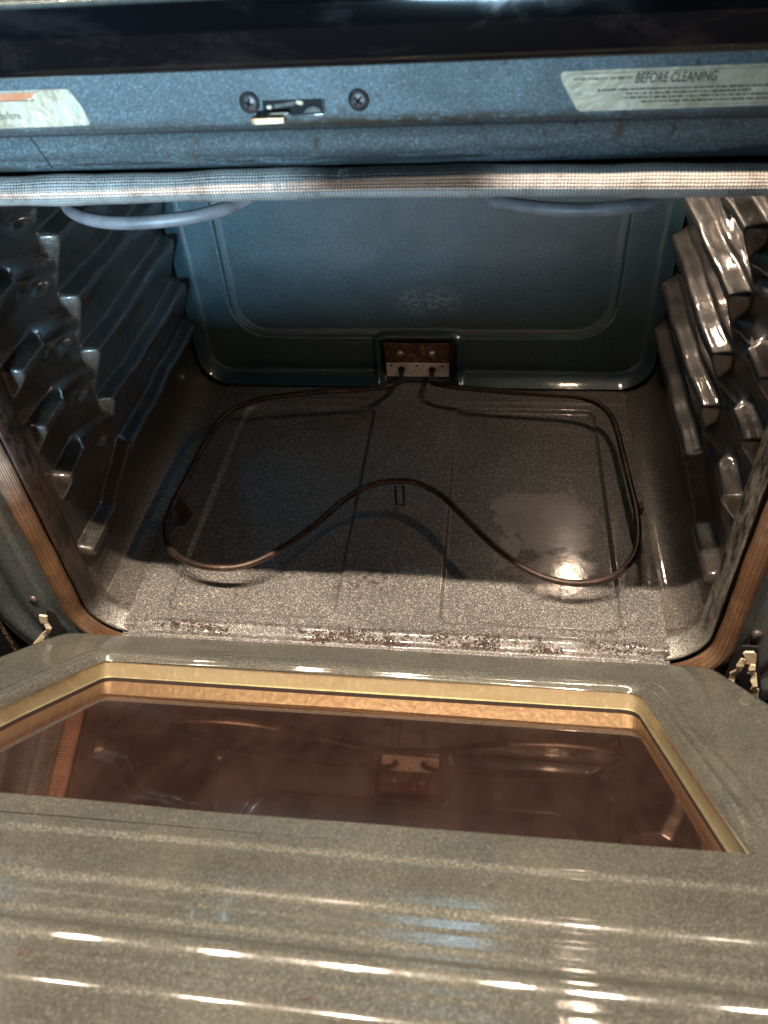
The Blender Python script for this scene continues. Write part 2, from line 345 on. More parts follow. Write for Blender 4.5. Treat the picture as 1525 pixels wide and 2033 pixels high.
# ---- side panels with pressed rack ribs
LV = (.093, .150, .205, .260, .316, .372)
segs = [((.166, .093), (.130, .078), .0040, .0110, .0130), ((.130, .078), (.102, .064), .0040, .0110, .0120), ((.102, .064), (.045, .064), .0048, .0110, .0145)]
def lf(a, b, x): return max(0., min(1., (x - a) / (b - a)))
def tooth(dz, run):
    """saw-tooth ledge: steep top, flat nose, long slope back to the wall"""
    if dz < -.0075 or dz > .003 + run: return 0.
    if dz < -.0040: return lf(-.0075, -.0040, dz)
    if dz < .0030: return 1.
    return 1 - (dz - .003) / run
def rib(y, z):
    h = 0.
    for k, zz in enumerate(LV):
        dz = zz - z
        if not -.01 < dz < .05: continue
        run = .041 if k else .026
        t = tooth(dz, run)
        if t > 0:
            h = max(h, .0155 * t * lf(.161, .1665, y) * lf(.4150, .4000, y))
            if k:
                t2 = tooth(dz, .021)
                h = max(h, .0150 * t2 * lf(.0445, .0485, y) * lf(.112, .088, y))
    for (a, b, r0, r1, H) in segs:
        ay, az = a; by, bz = b
        if abs(z - (az + bz) / 2) > .045: continue
        dy, dz = by - ay, bz - az
        t = max(0, min(1, ((y - ay) * dy + (z - az) * dz) / (dy * dy + dz * dz)))
        d = math.hypot(y - ay - t * dy, z - az - t * dz)
        if d < r1: h = max(h, H * (1 if d < r0 else 1 - (d - r0) / (r1 - r0)))
    for zz in LV[1:]:
        if abs(z - zz + .012) < .032 and .08 < y < .185:          # low ridge joining the two ribs of a level
            ay, az, by, bz = .098, zz - .001, .166, zz - .021
            t = max(0, min(1, ((y - ay) * (by - ay) + (z - az) * (bz - az)) / ((by - ay) ** 2 + (bz - az) ** 2)))
            d = math.hypot(y - ay - t * (by - ay), z - az - t * (bz - az))
            if d < .014: h = max(h, .0068 * ss(.014, .002, d) * (1 - .45 * sin(pi * t)))
        q = ((y - .130 + (z - zz) * .5) / .016) ** 2 + ((z - zz + .028) / .0060) ** 2
        if q < 4: h -= .0050 * math.exp(-q * 1.4)
    return h
FR = .035
def side_fn(sgn):
    def f(y, s):
        if s < 0:                                    # fillet to the bottom panel
            a = -s / (FR * pi / 2) * (pi / 2)        # 0 at wall, pi/2 at floor
            x = .292 - FR + FR * cos(a); z = FR - FR * sin(a)
            return Vector((sgn * x, y, z))
        z = FR + s
        z_ = z; z = z + .0008 * sin(y * 55 + 1) + .0003 * sin(y * 140); x = .292 - (rib(y, z) + rib(y + .0012, z) + rib(y - .0012, z) + rib(y, z + .0012) + rib(y, z - .0012)) / 5 - .0007 * sin(y * 30) * ss(.0, .1, z) - .0012 * sin(z * 50 + y * 20)
        # the panel rolls back to meet the front flange
        z = z_
        x += .004 * ss(.034, .022, y) - .0006 * sin(y * 70 + z * 30) * ss(.0, .1, z)
        return Vector((sgn * x, y, z))
    return f
ys = lin(.022, .436, .0014)
sv = [-FR * pi / 2 * (1 - i / 14) for i in range(14)] + lin(0, .385, .0014)
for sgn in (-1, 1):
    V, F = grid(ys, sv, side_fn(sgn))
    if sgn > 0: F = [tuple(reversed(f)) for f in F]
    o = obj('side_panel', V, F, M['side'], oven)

# ---- bottom panel with two pressed trays and a front bead
def sdrr(x, y, x0, x1, y0, y1, r):
    cx, cy = (x0 + x1) / 2, (y0 + y1) / 2; hx, hy = (x1 - x0) / 2 - r, (y1 - y0) / 2 - r
    dx, dy = abs(x - cx) - hx, abs(y - cy) - hy
    return math.hypot(max(dx, 0), max(dy, 0)) + min(max(dx, dy), 0) - r
def floor_h(x, y):
    h = 0
    for (a, b, c, d) in ((-.222, -.051, .028, .371), (.048, .220, .028, .371)):
        s = sdrr(x, y, a, b, c, d, .014)
        h -= .0048 * ss(.0020, -.0020, s + .002)
    h += .0018 * math.exp(-((y - .0135) / .0028) ** 2) * ss(.256, .215, abs(x))        # bead
    h -= .003 * ss(.011, .004, y)
    h += .0012 * math.exp(-((y - .0005) / .0016) ** 2) * ss(.256, .215, abs(x)) - .002 * ss(-.001, -.004, y)
    h += .0012 * math.exp(-((y - .385) / .004) ** 2)
    h -= .0035 * ss(.225, .255, abs(x)) * ss(.011, .002, y)
    return h
fx = .292 - FR
V, F = grid(lin(-fx, fx, .0012), lin(-.0045, .436, .0016), lambda a, b: Vector((a, b, floor_h(a, b))))
obj('bottom_panel', V, F, M['floor'], oven)

# ---- back panel: raised centre field, rolled edge, pocket for the element block
def back_fn(x, z):
    y = .428
    y += .0035 * ss(.002, -.002, sdrr(x, z, -.236, .236, .067, .40, .045))
    y += .0008 * ss(.002, -.001, sdrr(x, z, -.229, .229, .074, .40, .040))
    e = sdrr(x, z, -.289, .289, .003, .412, .042)
    y -= .017 * max(0., (e + .016) / .016) ** 2 if e > -.016 else 0
    s = sdrr(x, z, -.0485, .0445, -.05, .0625, .006)
    y += .014 * ss(.0035, -.0035, s)
    y -= .0045 * math.exp(-((s - .006) / .0035) ** 2) * (1 if z > .004 else 0)
    return y
R = rrect(-.289, .289, .003, .412, .042)
# grid plus clipping to the rounded outline: move outside vertices onto it
def bclip(x, z):
    e = sdrr(x, z, -.289, .289, .003, .412, .042)
    if e > 0:
        cx = max(-.247, min(.247, x)); cz = max(.045, min(.370, z))
        dx, dz = x - cx, z - cz; L = math.hypot(dx, dz)
        if L > 1e-6 and L > .042: x, z = cx + dx / L * .042, cz + dz / L * .042
    return Vector((x, back_fn(x, z), z))
V, F = grid(lin(-.289, .289, .0017), lin(.003, .412, .0017), bclip)
F = [tuple(reversed(f)) for f in F]
obj('back_panel', V, F, M['back'], oven)
box('rear_shell', (0, .4395, .20), (.60, .003, .46), M['void'], oven, bev=0)

# ---- top panel
V, F = grid(lin(-.296, .296, .02), lin(.0, .436, .02), lambda a, b: Vector((a, b, .418 + .002 * sin(a * 20))))
F = [tuple(reversed(f)) for f in F]
obj('top_panel', V, F, M['top'], oven)

# ---- flange round the mouth (ring loft), channel and face frame
RI = rrect(-.278, .278, -.001, .407, .036)
def ring(name, prof, mat, parent, zmax=None, jitter=0):
    V = []; F = []; n = len(RI); m = len(prof)
    for (x, z, nx, nz) in RI:
        for (o, y) in prof:
            j = jitter * (random.random() - .5)
            V.append(Vector((x + nx * (o + j), y, z + nz * (o + j))))
    for i in range(n):
        for k in range(m - 1):
            a = i * m + k; b = ((i + 1) % n) * m + k
            F.append((a, b, b + 1, a + 1))
    return fix(obj(name, V, F, mat, parent))
ring('mouth_flange', [(.016, .032), (.009, .030), (.003, .026), (.0012, .023), (.0016, .020), (.0035, .012), (.0055, .006), (.0065, .003), (.0068, .006), (.0068, .014)], M['flange'], oven)
ring('gasket_channel', [(.0068, .014), (.0225, .014), (.0235, .006)], M['void'], oven)
# face frame: inner part is the ring, outer part follows the rectangle of the range front
fr_prof = [(.0235, .008), (.0238, .0055), (.026, .0042), (.036, .0036), (.0405, .0030), (.0435, .0022)]
def rect_at(x, z, nx, nz, o):  return (x + nx * o, z + nz * o)
V = []; F = []; n = len(RI)
outer_steps = [.0455, .047, .0485, .052, .058, .065, .0715, .075, .080, .086, .092, .098, .102, .104]
def side_y(o):
    # vertical roll and groove of the side stiles
    y = .0006
    y += .007 * math.exp(-((o - .076) / .006) ** 2)
    y -= .003 * math.exp(-((o - .060) / .007) ** 2)
    y -= .004 * math.exp(-((o - .090) / .006) ** 2)
    return y
m = len(fr_prof) + len(outer_steps)
for (x, z, nx, nz) in RI:
    for (o, y) in fr_prof: V.append(Vector((x + nx * o, y, z + nz * o)))
    side = abs(nx) ** 1.5
    for o in outer_steps:
        yy = side_y(o) * side + (0.0 if o > .046 else .0012) * (1 - side)
        V.append(Vector((x + nx * o, yy, z + nz * o)))
for i in range(n):
    for k in range(m - 1):
        a = i * m + k; b = ((i + 1) % n) * m + k
        F.append((a, b, b + 1, a + 1))
ff = fix(obj('face_frame', V, F, M['frame'], oven))
# cut the latch slot by removing nothing: the slot is a dark recess part with its own raised lip
# ---- gasket
GP = rrect(-.2965, .2965, -.0195, .4215, .050, step=.004, carc=16)
path = [Vector((p[0], .0015 - .002 * sin(p[0] * 9), p[1] + .0012 * sin(p[0] * 14 + 1))) for p in GP]; path.append(path[0])
V = []; F = []; UV = []; seg = 28; L = 0
for i, p in enumerate(path):
    g = GP[i % len(GP)]; nrm = Vector((g[2], 0, g[3]))
    if i: L += (p - path[i - 1]).length
    wob = 1 + .05 * sin(L * 55) + .03 * sin(L * 131)
    for k in range(seg + 1):
        a = 2 * pi * k / seg
        V.append(p + nrm * (cos(a) * .0082 * wob) + Vector((0, -1, 0)) * (sin(a) * .0095)); UV.append((L / .0036, k / seg * 15))
mm = seg + 1
for i in range(len(path) - 1):
    for k in range(seg): F.append((i * mm + k, i * mm + k + 1, (i + 1) * mm + k + 1, (i + 1) * mm + k))
fix(obj('door_gasket', V, F, M['gasket'], oven, uvs=UV))

# ---- screws
def screw(cx, cz, y, r, mat, parent, cross=True, tilt=0.3, name='screw'):
    prof = [(0, -.0022), (r * .55, -.0021), (r * .85, -.0014), (r, -.0002), (r, .002)]
    V = []; F = []; N = 24
    for (rr, yy) in prof:
        for k in range(N): V.append(Vector((cx + rr * cos(2 * pi * k / N), y + yy, cz + rr * sin(2 * pi * k / N))))
    for j in range(len(prof) - 1):
        for k in range(N):
            a = j * N + k; b = j * N + (k + 1) % N; F.append((a, b, b + N, a + N))
    o = obj(name, V, F, mat, parent)
    if cross:
        for q in (0, 1):
            a = tilt + q * pi / 2
            bx = box('cross_recess', (cx, y - .00215, cz), (r * .95, .0006, r * .22), M['void'], o, rot=Matrix.Rotation(a, 3, 'Y'), bev=0)
    return o
screw(-.0432, .4655, 0, .0056, M['screw'], oven)
screw(.0152, .4652, 0, .0056, M['screw'], oven, tilt=.7)
screw(-.331, .041, side_y(.053) , .0045, M['screw'], oven, tilt=.2)
screw(.319, .040, side_y(.041) , .0050, M['screw'], oven, tilt=.5)

# ---- door latch: dark slot with rolled lip, pawl and hook
sl = box('latch_slot', (-.0200, .0001, .4628), (.0325, .0012, .0070), M['void'], oven, bev=.0002)
lip = tube('slot_lip', [Vector((-.0035, -.0008, .4662)), Vector((-.0034, -.0008, .4596)), Vector((-.0045, -.0010, .4590)), Vector((-.0215, -.0010, .4588))], .0007, M['zinc'], sl, seg=8)
latch = bpy.data.objects.new('door_latch', None); COL.objects.link(latch); latch.parent = oven
def poly_plate(name, pts, y0, th, mat, parent, bev=.0004):
    n = len(pts); V = [Vector((a, y0, b)) for a, b in pts] + [Vector((a, y0 + th, b)) for a, b in pts]
    F = [tuple(range(n)), tuple(reversed(range(n, 2 * n)))] + [(i, i + n, (i + 1) % n + n, (i + 1) % n) for i in range(n)]
    o = fix(obj(name, V, F, mat, parent, smooth=False))
    if bev: bevel(o, bev)
    return o
# hook lies flat and sticks out of the slot towards the viewer
def flat_plate(name, pts, z0, th, mat, parent, dz=0):
    n = len(pts); V = [Vector((a, b, z0 + dz * b)) for a, b in pts] + [Vector((a, b, z0 + th + dz * b)) for a, b in pts]
    F = [tuple(range(n)), tuple(reversed(range(n, 2 * n)))] + [(i, i + n, (i + 1) % n + n, (i + 1) % n) for i in range(n)]
    o = fix(obj(name, V, F, mat, parent, smooth=False)); bevel(o, .0003); return o
flat_plate('hook', [(-.034, .006), (-.0385, -.004), (-.0405, -.011), (-.0395, -.0145), (-.0370, -.0160), (-.0220, -.0150), (-.0215, -.0120), (-.0245, -.0105), (-.025, -.003), (-.020, .006)], .4600, .0014, M['screw'], latch)
flat_plate('hook_edge', [(-.0392, -.0150), (-.0368, -.0165), (-.0222, -.0156), (-.0222, -.0150)], .4594, .0026, M['brass'], latch)
flat_plate('pawl', [(-.0305, -.0080), (-.0215, -.0078), (-.0213, -.0062), (-.0302, -.0064)], .4612, .0010, M['brass'], latch)
box('pawl', (-.0160, -.0012, .4652), (.0042, .002, .0022), M['brass'], latch, rot=Matrix.Rotation(.25, 3, 'Y'))
box('pawl', (-.0325, -.0012, .4634), (.0030, .002, .0020), M['brass'], latch)
box('pawl', (-.0245, -.0007, .4641), (.0120, .001, .0026), M['screw'], latch, rot=Matrix.Rotation(-.12, 3, 'Y'))
poly_plate('pawl', [(-.0150, .4598), (-.0045, .4598), (-.0060, .4622), (-.0090, .4634), (-.0125, .4626)], -.0012, .0008, M['screw'], latch)

# ---- labels on the frame
def label(name, pts, mat, y=-.0006):
    return poly_plate(name, pts, y, .0005, mat, oven, bev=0)
def text(body, x, z, size, y, mat, parent, sx=1., shear=0., bold=0.):
    c = bpy.data.curves.new('lettering', 'FONT'); c.body = body; c.size = size; c.extrude = .00004; c.offset = bold; c.shear = shear
    t = bpy.data.objects.new('tmp', c); COL.objects.link(t)
    dg = bpy.context.evaluated_depsgraph_get(); me = bpy.data.meshes.new_from_object(t.evaluated_get(dg))
    COL.objects.unlink(t); bpy.data.objects.remove(t)
    mt = Matrix.Translation((x, y, z)) @ Matrix.Rotation(pi / 2, 4, 'X') @ Matrix.Diagonal((sx, 1, 1, 1))
    me.transform(mt); me.materials.clear(); me.materials.append(mat); me.name = 'lettering'
    o = bpy.data.objects.new('lettering', me); COL.objects.link(o); o.parent = parent; return o
def lines(parent, rows, x0, x1, y, mat, h=.0007, gap=.5):
    V = []; F = []
    for (zr, a, b) in rows:
        x = a
        while x < b:
            w = random.uniform(.0008, .0035)
            k = len(V); hh = h * random.uniform(.7, 1.1)
            V += [(x, y, zr - hh / 2), (x + w, y, zr - hh / 2), (x + w, y, zr + hh / 2), (x, y, zr + hh / 2)]; F.append((k, k + 1, k + 2, k + 3)); x += w + random.uniform(.0003, .0009)
    return obj('fine_print', V, F, mat, parent, smooth=False)
lb = label('care_sticker', [(.1175, .4742), (.1190, .4752), (.300, .4762), (.300, .4572), (.1285, .4566), (.1265, .4580), (.1200, .4680), (.1178, .4715)], M['label'])
lb['label'] = 'stained silver sticker reading BEFORE CLEANING on the right of the frame'
text('BEFORE CLEANING', .1535, .4690, .0064, -.00068, M['ink'], lb, sx=.70, shear=.12, bold=.00010)
lines(lb, [(.4662, .136, .29), (.4643, .150, .21), (.4624, .148, .29), (.4604, .158, .25)], 0, 0, -.00066, M['ink'], h=.0009)
lines(lb, [(.4715, .124, .150)], 0, 0, -.00066, M['ink2'], h=.0012)
b_ = poly_plate('border_line', [(.120, .4741), (.300, .4750), (.300, .4746), (.120, .4737)], -.00064, .00003, M['ink2'], lb, bev=0)
b_ = poly_plate('border_line', [(.170, .4583), (.300, .4587), (.300, .4584), (.170, .4580)], -.00064, .00003, M['ink2'], lb, bev=0)
la = label('care_sticker', [(-.300, .4748), (-.1440, .4752), (-.1415, .4750), (-.1395, .4720), (-.1362, .4650), (-.1348, .4580), (-.1352, .4570), (-.1500, .4566), (-.300, .4558)], M['foil'])
la['label'] = 'crumpled foil sticker with an orange band on the left of the frame'
poly_plate('orange_band', [(-.300, .4738), (-.1600, .4741), (-.1640, .4712), (-.1700, .4702), (-.300, .4699)], -.00064, .00003, M['orange'], la, bev=0)
poly_plate('border_line', [(-.300, .4744), (-.1580, .4746), (-.1580, .4743), (-.300, .4741)], -.00066, .00003, M['ink'], la, bev=0)
poly_plate('border_line', [(-.300, .4702), (-.1620, .4704), (-.1620, .4700), (-.300, .4699)], -.00068, .00003, M['ink'], la, bev=0)
poly_plate('border_line', [(-.300, .4576), (-.1780, .4578), (-.1780, .4575), (-.300, .4573)], -.00066, .00003, M['ink2'], la, bev=0)
text('els before', -.1925, .4610, .0056, -.00068, M['ink'], la, sx=.86, bold=.0)

# ---- black front rail and cooktop above
def extrude_x(name, prof, x0, x1, mat, parent, step=.01, wave=0):
    xs = lin(x0, x1, step); V = [Vector((x, y, z)) for x in xs for (y, z) in prof]; m = len(prof)
    F = [(i * m + k, (i + 1) * m + k, (i + 1) * m + k + 1, i * m + k + 1) for i in range(len(xs) - 1) for k in range(m - 1)]
    return fix(obj(name, V, F, mat, parent))
extrude_x('front_rail', [(.0, .4855), (-.0165, .4853), (-.0185, .4856), (-.0200, .4870), (-.0204, .4900), (-.0204, .5120), (-.0200, .5150), (-.0190, .5160)], -.40, .40, M['black'], oven)
prof = [(-.0185, .5158), (-.0215, .5159), (-.0232, .5165), (-.0238, .5178), (-.0232, .5190), (-.0215, .5199), (-.018, .5204), (-.010, .5206), (.02, .5206), (.60, .5206)]
extrude_x('cooktop', prof, -.40, .40, M['rim'], oven, step=.05)

# ---- body shell
for sx in (-1, 1): box('body_side', (sx * .3835, .30, .13), (.003, .60, .77), M['body'], oven)
box('body_back', (0, .602, .13), (.765, .003, .77), M['body'], oven)
box('drawer_front', (0, .0, -.165), (.765, .02, .16), M['body'], oven, bev=.004)
# torn insulation strip at the left of the frame
def jag(sgn, name='insulation'):
    V = []; F = []; zs = lin(-.07, .10, .0012)
    for z in zs:
        j = random.random() * .0035
        V += [Vector((sgn * (.3745 - .003 * sin(z * 30) + j), -.0045, z)), Vector((sgn * (.3775 + j), -.002, z)), Vector((sgn * .384, -.0015 + random.random() * .002, z))]
    for i in range(len(zs) - 1):
        for k in (0, 1): a = i * 3 + k; F.append((a, a + 1, a + 4, a + 3))
    return fix(obj(name, V, F, M['insul'], oven, smooth=False))
jag(-1); jag(1)

# ---- bake element
be = bpy.data.objects.new('bake_element', None); COL.objects.link(be); be.parent = oven
E1 = [(-.0245, .436, .0155), (-.0235, .420, .0160), (-.0215, .398, .0215), (-.028, .381, .0275), (-.042, .370, .030), (-.079, .364, .030), (-.141, .355, .030), (-.192, .341, .030), (-.221, .319, .030), (-.234, .287, .030), (-.238, .240, .030),
      (-.240, .200, .030), (-.243, .150, .030), (-.240, .112, .030), (-.225, .082, .030), (-.200, .065, .030), (-.170, .059, .030), (-.143, .064, .030), (-.117, .083, .030), (-.087, .119, .030), (-.060, .161, .030), (-.040, .183, .030), (-.018, .1935, .030), (.000, .1955, .030),
      (.018, .192, .030), (.045, .172, .030), (.070, .140, .030), (.098, .104, .030), (.128, .075, .030), (.157, .061, .030), (.185, .060, .030), (.212, .072, .030), (.233, .102, .030), (.240, .150, .030), (.2385, .200, .030), (.236, .250, .030), (.234, .290, .030), (.229, .322, .030), (.215, .345, .030), (.190, .357, .030),
      (.150, .361, .030), (.107, .365, .030), (.060, .371, .030), (.036, .378, .0285), (.020, .390, .0235), (.0165, .405, .0180), (.0155, .420, .0155), (.0155, .436, .0150)]
tube('heating_rod', catmull(E1, 6), .0034, M['element'], be, seg=14)
# terminal block: steel plate below, rusty plate above, two screws, punched holes
tb = bpy.data.objects.new('terminal_block', None); COL.objects.link(tb); tb.parent = oven
pl = box('mounting_plate', (-.0035, .4315, .0135), (.0820, .0015, .0262), M['plate'], be)
box('mounting_plate', (-.0035, .4325, .0410), (.0830, .0015, .0292), M['rusty'], be)
for sx, tl in ((-.0248, .9), (.0158, 2.4)):
    s_ = screw(sx, .0405, .4315, .0054, M['zinc'], be, cross=False)
    box('drive_slot', (sx, .4293, .0405), (.0048, .0006, .0011), M['void'], s_, rot=Matrix.Rotation(tl, 3, 'Y'), bev=0)
def disc(name, c, r, mat, parent, N=16):
    V = [Vector(c)] + [Vector((c[0] + r * cos(2 * pi * k / N), c[1], c[2] + r * sin(2 * pi * k / N))) for k in range(N)]
    return obj(name, V, [(0, (k + 1) % N + 1, k + 1) for k in range(N)], mat, parent, smooth=False)
for hx in (-.0375, -.0045, .0285): disc('punched_hole', (hx, .43055, .0225), .0016, M['void'], pl)
for hx in (-.0245, .0155): disc('punched_hole', (hx, .43052, .0165), .0048, M['void'], pl)
bpy.data.objects.remove(tb)
# supports under the rod
def wire(name, pts, r, parent, n=4): return tube(name, catmull(pts, n), r, M['element'], parent, seg=8)
wire('support_clip', [(-.0075, .196, .033), (-.0078, .1905, .033), (-.0078, .190, .020), (-.0078, .190, .001), (-.004, .1895, -.0005), (.0005, .190, .001), (.0008, .190, .020), (.0008, .1905, .034), (.0010, .196, .034)], .0012, be)
for pts in ([(-.2455, .150), (-.2435, .166)], [(.2405, .150), (.2425, .168)]):
    (xa, ya), (xb, yb) = pts
    V = [Vector((xa, ya, .030)), Vector((xb, yb, .030)), Vector((xb + (.010 if xa < 0 else -.004), yb - .002, -.002)), Vector((xa + (.008 if xa < 0 else -.002), ya - .004, -.002))]
    V += [v + Vector((.0012, 0, 0)) for v in V]
    fix(obj('support_foot', V, [(0, 1, 2, 3), (7, 6, 5, 4), (0, 4, 5, 1), (1, 5, 6, 2), (2, 6, 7, 3), (3, 7, 4, 0)], M['element'], be, smooth=False))
box('support_tab', (.2445, .163, .031), (.004, .010, .010), M['element'], be)

# ---- broil element under the top panel
br_ = bpy.data.objects.new('broil_element', None); COL.objects.link(br_); br_.parent = oven
zb = .385
B1 = [(-.03, .43, zb), (-.03, .39, zb), (-.045, .35, zb), (-.05, .30, zb), (-.055, .18, zb), (-.065, .11, zb), (-.082, .069, zb), (-.103, .0485, zb), (-.135, .0395, zb), (-.165, .0405, zb), (-.192, .055, zb), (-.208, .080, zb), (-.215, .13, zb), (-.218, .25, zb), (-.212, .33, zb),
      (-.16, .375, zb), (-.08, .385, zb + .006), (0, .386, zb + .008), (.08, .385, zb + .006), (.16, .375, zb), (.212, .33, zb), (.218, .25, zb), (.213, .13, zb), (.205, .085, zb), (.190, .065, zb), (.168, .053, zb), (.140, .049, zb), (.112, .0535, zb), (.086, .066, zb), (.068, .10, zb), (.055, .18, zb), (.05, .30, zb), (.045, .35, zb), (.03, .39, zb), (.03, .43, zb)]
tube('heating_rod', catmull(B1, 6), .0044, M['broil'], br_, seg=14)
box('mounting_plate', (0, .4275, .385), (.09, .002, .040), M['plate'], br_)
# oven lamp housing
lh = bpy.data.objects.new('oven_lamp', None); COL.objects.link(lh); lh.parent = oven
V = []; F = []; N = 20
for (rr, yy) in ((.030, .427), (.030, .422), (.024, .420), (.018, .424), (.0165, .431)):
    for k in range(N): V.append(Vector((.222 + rr * cos(2 * pi * k / N), yy, .322 + rr * sin(2 * pi * k / N))))
for j in range(4):
    for k in range(N): a = j * N + k; b = j * N + (k + 1) % N; F.append((a, b, b + N, a + N))
fix(obj('lamp_socket', V, F, M['zinc'], lh))
n = NT('lit_bulb'); n.set(Base_Color=(1, .8, .6), Emission_Color=(1, .72, .45), Emission_Strength=5.0); M['bulb'] = n.m
V = []; F = []
for j in range(9):
    a = pi * j / 8
    rr = .0085 * sin(a) + (.002 if j == 0 else 0)
    for k in range(N): V.append(Vector((.222 + rr * cos(2 * pi * k / N), .418 + .0085 * cos(a), .322 + rr * sin(2 * pi * k / N))))
for j in range(8):
    for k in range(N): a = j * N + k; b = j * N + (k + 1) % N; F.append((a, b, b + N, a + N))
fix(obj('bulb', V, F, M['bulb'], lh))

# ---- hinge arms (belong to the door)
T = radians(34.0)
H0 = Vector((0, -.004, 0)); AV = Vector((0, -cos(T), sin(T))); AN = Vector((0, sin(T), cos(T)))
def D(u, v, w=0.): return H0 + Vector((u, 0, 0)) + AV * v + AN * w
door = bpy.data.objects.new('oven_door', None); COL.objects.link(door); door.parent = oven; 
door['label'] = 'lowered oven door with speckled enamel liner and brown tinted window'

def ribbon(name, pts, w, y, mat, parent, th=.0022, jig=.0):
    V = []; n = len(pts); F = []
    for i, (x, z) in enumerate(pts):
        a = pts[max(i - 1, 0)]; b = pts[min(i + 1, n - 1)]; dx, dz = b[0] - a[0], b[1] - a[1]; L = math.hypot(dx, dz) or 1
        ww = w * (1 + (jig * (1 if i % 2 else -1)))
        px, pz = -dz / L * ww / 2, dx / L * ww / 2
        for s, yy in ((1, y), (-1, y), (-1, y + th), (1, y + th)): V.append(Vector((x + s * px, yy - .002 * sin(i * 1.3), z + s * pz)))
    for i in range(n - 1):
        for k in range(4): F.append((i * 4 + k, i * 4 + (k + 1) % 4, (i + 1) * 4 + (k + 1) % 4, (i + 1) * 4 + k))
    F += [(0, 1, 2, 3), tuple((n - 1) * 4 + k for k in (3, 2, 1, 0))]
    o = fix(obj(name, V, F, mat, parent, smooth=False)); bevel(o, .0004); return o
hr = bpy.data.objects.new('hinge_arm', None); COL.objects.link(hr); hr.parent = door
poly_plate('hinge_tab', [(.3068, .0320), (.3085, .0345), (.3150, .0350), (.3180, .0310), (.3200, .0220), (.3190, .0185), (.3125, .0182), (.3110, .0240)], -.014, .002, M['brass'], hr)
ribbon('hinge_strip', [(.3180, .0190), (.3178, .0140), (.3200, .0100), (.3196, .0050), (.3235, .0020), (.3240, -.004), (.3262, -.009), (.3268, -.016), (.3310, -.020), (.3318, -.030), (.3355, -.038)], .0046, -.015, M['brass'], hr, jig=.14)
ribbon('hinge_strip', [(.3115, .0185), (.3098, .0120), (.3105, .0040), (.3085, -.004), (.3095, -.012), (.3090, -.020), (.3125, -.026)], .0052, -.010, M['brass'], hr, jig=.16)
poly_plate('hinge_slot', [(.303, .020), (.309, .030), (.322, .030), (.330, .0), (.344, -.045), (.310, -.045), (.304, -.01)], -.0042, .002, M['void'], hr)
hl = bpy.data.objects.new('hinge_arm', None); COL.objects.link(hl); hl.parent = door
poly_plate('hinge_tab', [(-.3215, .0345), (-.3140, .0335), (-.3165, .0245), (-.3180, .0215), (-.3245, .0228), (-.3235, .0285)], -.014, .002, M['brass'], hl)
ribbon('hinge_strip', [(-.3195, .0225), (-.3175, .0170), (-.3205, .0110), (-.3245, .0060), (-.3300, .0020), (-.3350, -.0040), (-.3420, -.010)], .0046, -.014, M['brass'], hl, jig=.12)
poly_plate('hinge_slot', [(-.312, .012), (-.312, .028), (-.318, .033), (-.324, .020), (-.330, -.002), (-.334, -.04), (-.316, -.04)], -.0050, .001, M['void'], hl)

# ---- door liner
def round_poly(C, nseg, narc=8):
    """C: list of (u, v, r). returns loop: for each corner an arc, then nseg points along the side"""
    out = []; n = len(C)
    arcs = []
    for i in range(n):
        p = Vector(C[i][:2]); a = Vector(C[i - 1][:2]); b = Vector(C[(i + 1) % n][:2]); r = C[i][2]
        da = (a - p).normalized(); db = (b - p).normalized(); ang = da.angle(db); t = r / math.tan(ang / 2)
        s = p + da * t; e = p + db * t; arc = []
        for k in range(narc + 1):
            q = k / narc; arc.append(s * (1 - q) ** 2 + p * 2 * q * (1 - q) + e * q * q)
        arcs.append(arc)
    for i in range(n):
        out += arcs[i]; nx = arcs[(i + 1) % n][0]; e = arcs[i][-1]
        for k in range(1, nseg): out.append(e + (nx - e) * k / nseg)
    return out
inner = [(-.2405, .0645, .012), (.2165, .0660, .014), (.2240, .160, .05), (.2335, .2880, .006), (-.298, .2880, .010), (-.2655, .150, .20)]
outer = [(-.3130, .0, .022), (.2900, .0, .018), (.3130, .077, .04), (.3500, .308, .004), (-.3850, .308, .004), (-.3330, .072, .04)]
VJ = .308
PI_ = round_poly(inner, 24); PO = round_poly(outer, 24)
NR = 40
def vprof(v):
    w = 0
    w -= .0023 * ss(.3170, .3202, v)
    w += .0010 * ss(.323, .345, v)
    w -= .0030 * ss(.3525, .3570, v)
    w -= .0006 * ss(.3640, .3660, v)
    w -= .0017 * ss(.3745, .3772, v)
    w += .0062 * ss(.3800, .3915, v)
    w -= .0032 * ss(.3935, .3985, v)
    w -= .0006 * ss(.4045, .4066, v)
    w -= .0022 * ss(.4160, .4196, v)
    w -= .0100 * ss(.436, .455, v)
    return w
V = []; F = []; nl = len(PI_)
for i in range(nl):
    a, b = PI_[i], PO[i]; W_ = (b - a).length
    for k in range(NR + 1):
        t = (k / NR); t = t * t * .45 + t * .55 if True else t
        p = a + (b - a) * t; d = W_ * t; e = W_ - d
        near = ss(.24, .28, p.y)                      # near side has no stepped rim
        w = 0.
        w -= .0045 * ss(.0035, 0, d)                  # turned-down lip
        bead = .0022 * math.exp(-((d - .0070) / .0026) ** 2) + .0016 * ss(.026, .022, d) - .0012 * math.exp(-((d - .0150) / .002) ** 2)
        w += bead * (1 - near)
        if p.y < .29: w -= .006 * ss(.004, 0, e)      # rounded outer edge
        w += vprof(p.y) - .0004 * sin(p.x * 13)
        V.append(D(p.x, p.y, w))
    # skirt
m = NR + 1
for i in range(nl):
    j = (i + 1) % nl
    for k in range(NR): F.append((i * m + k, i * m + k + 1, j * m + k + 1, j * m + k))
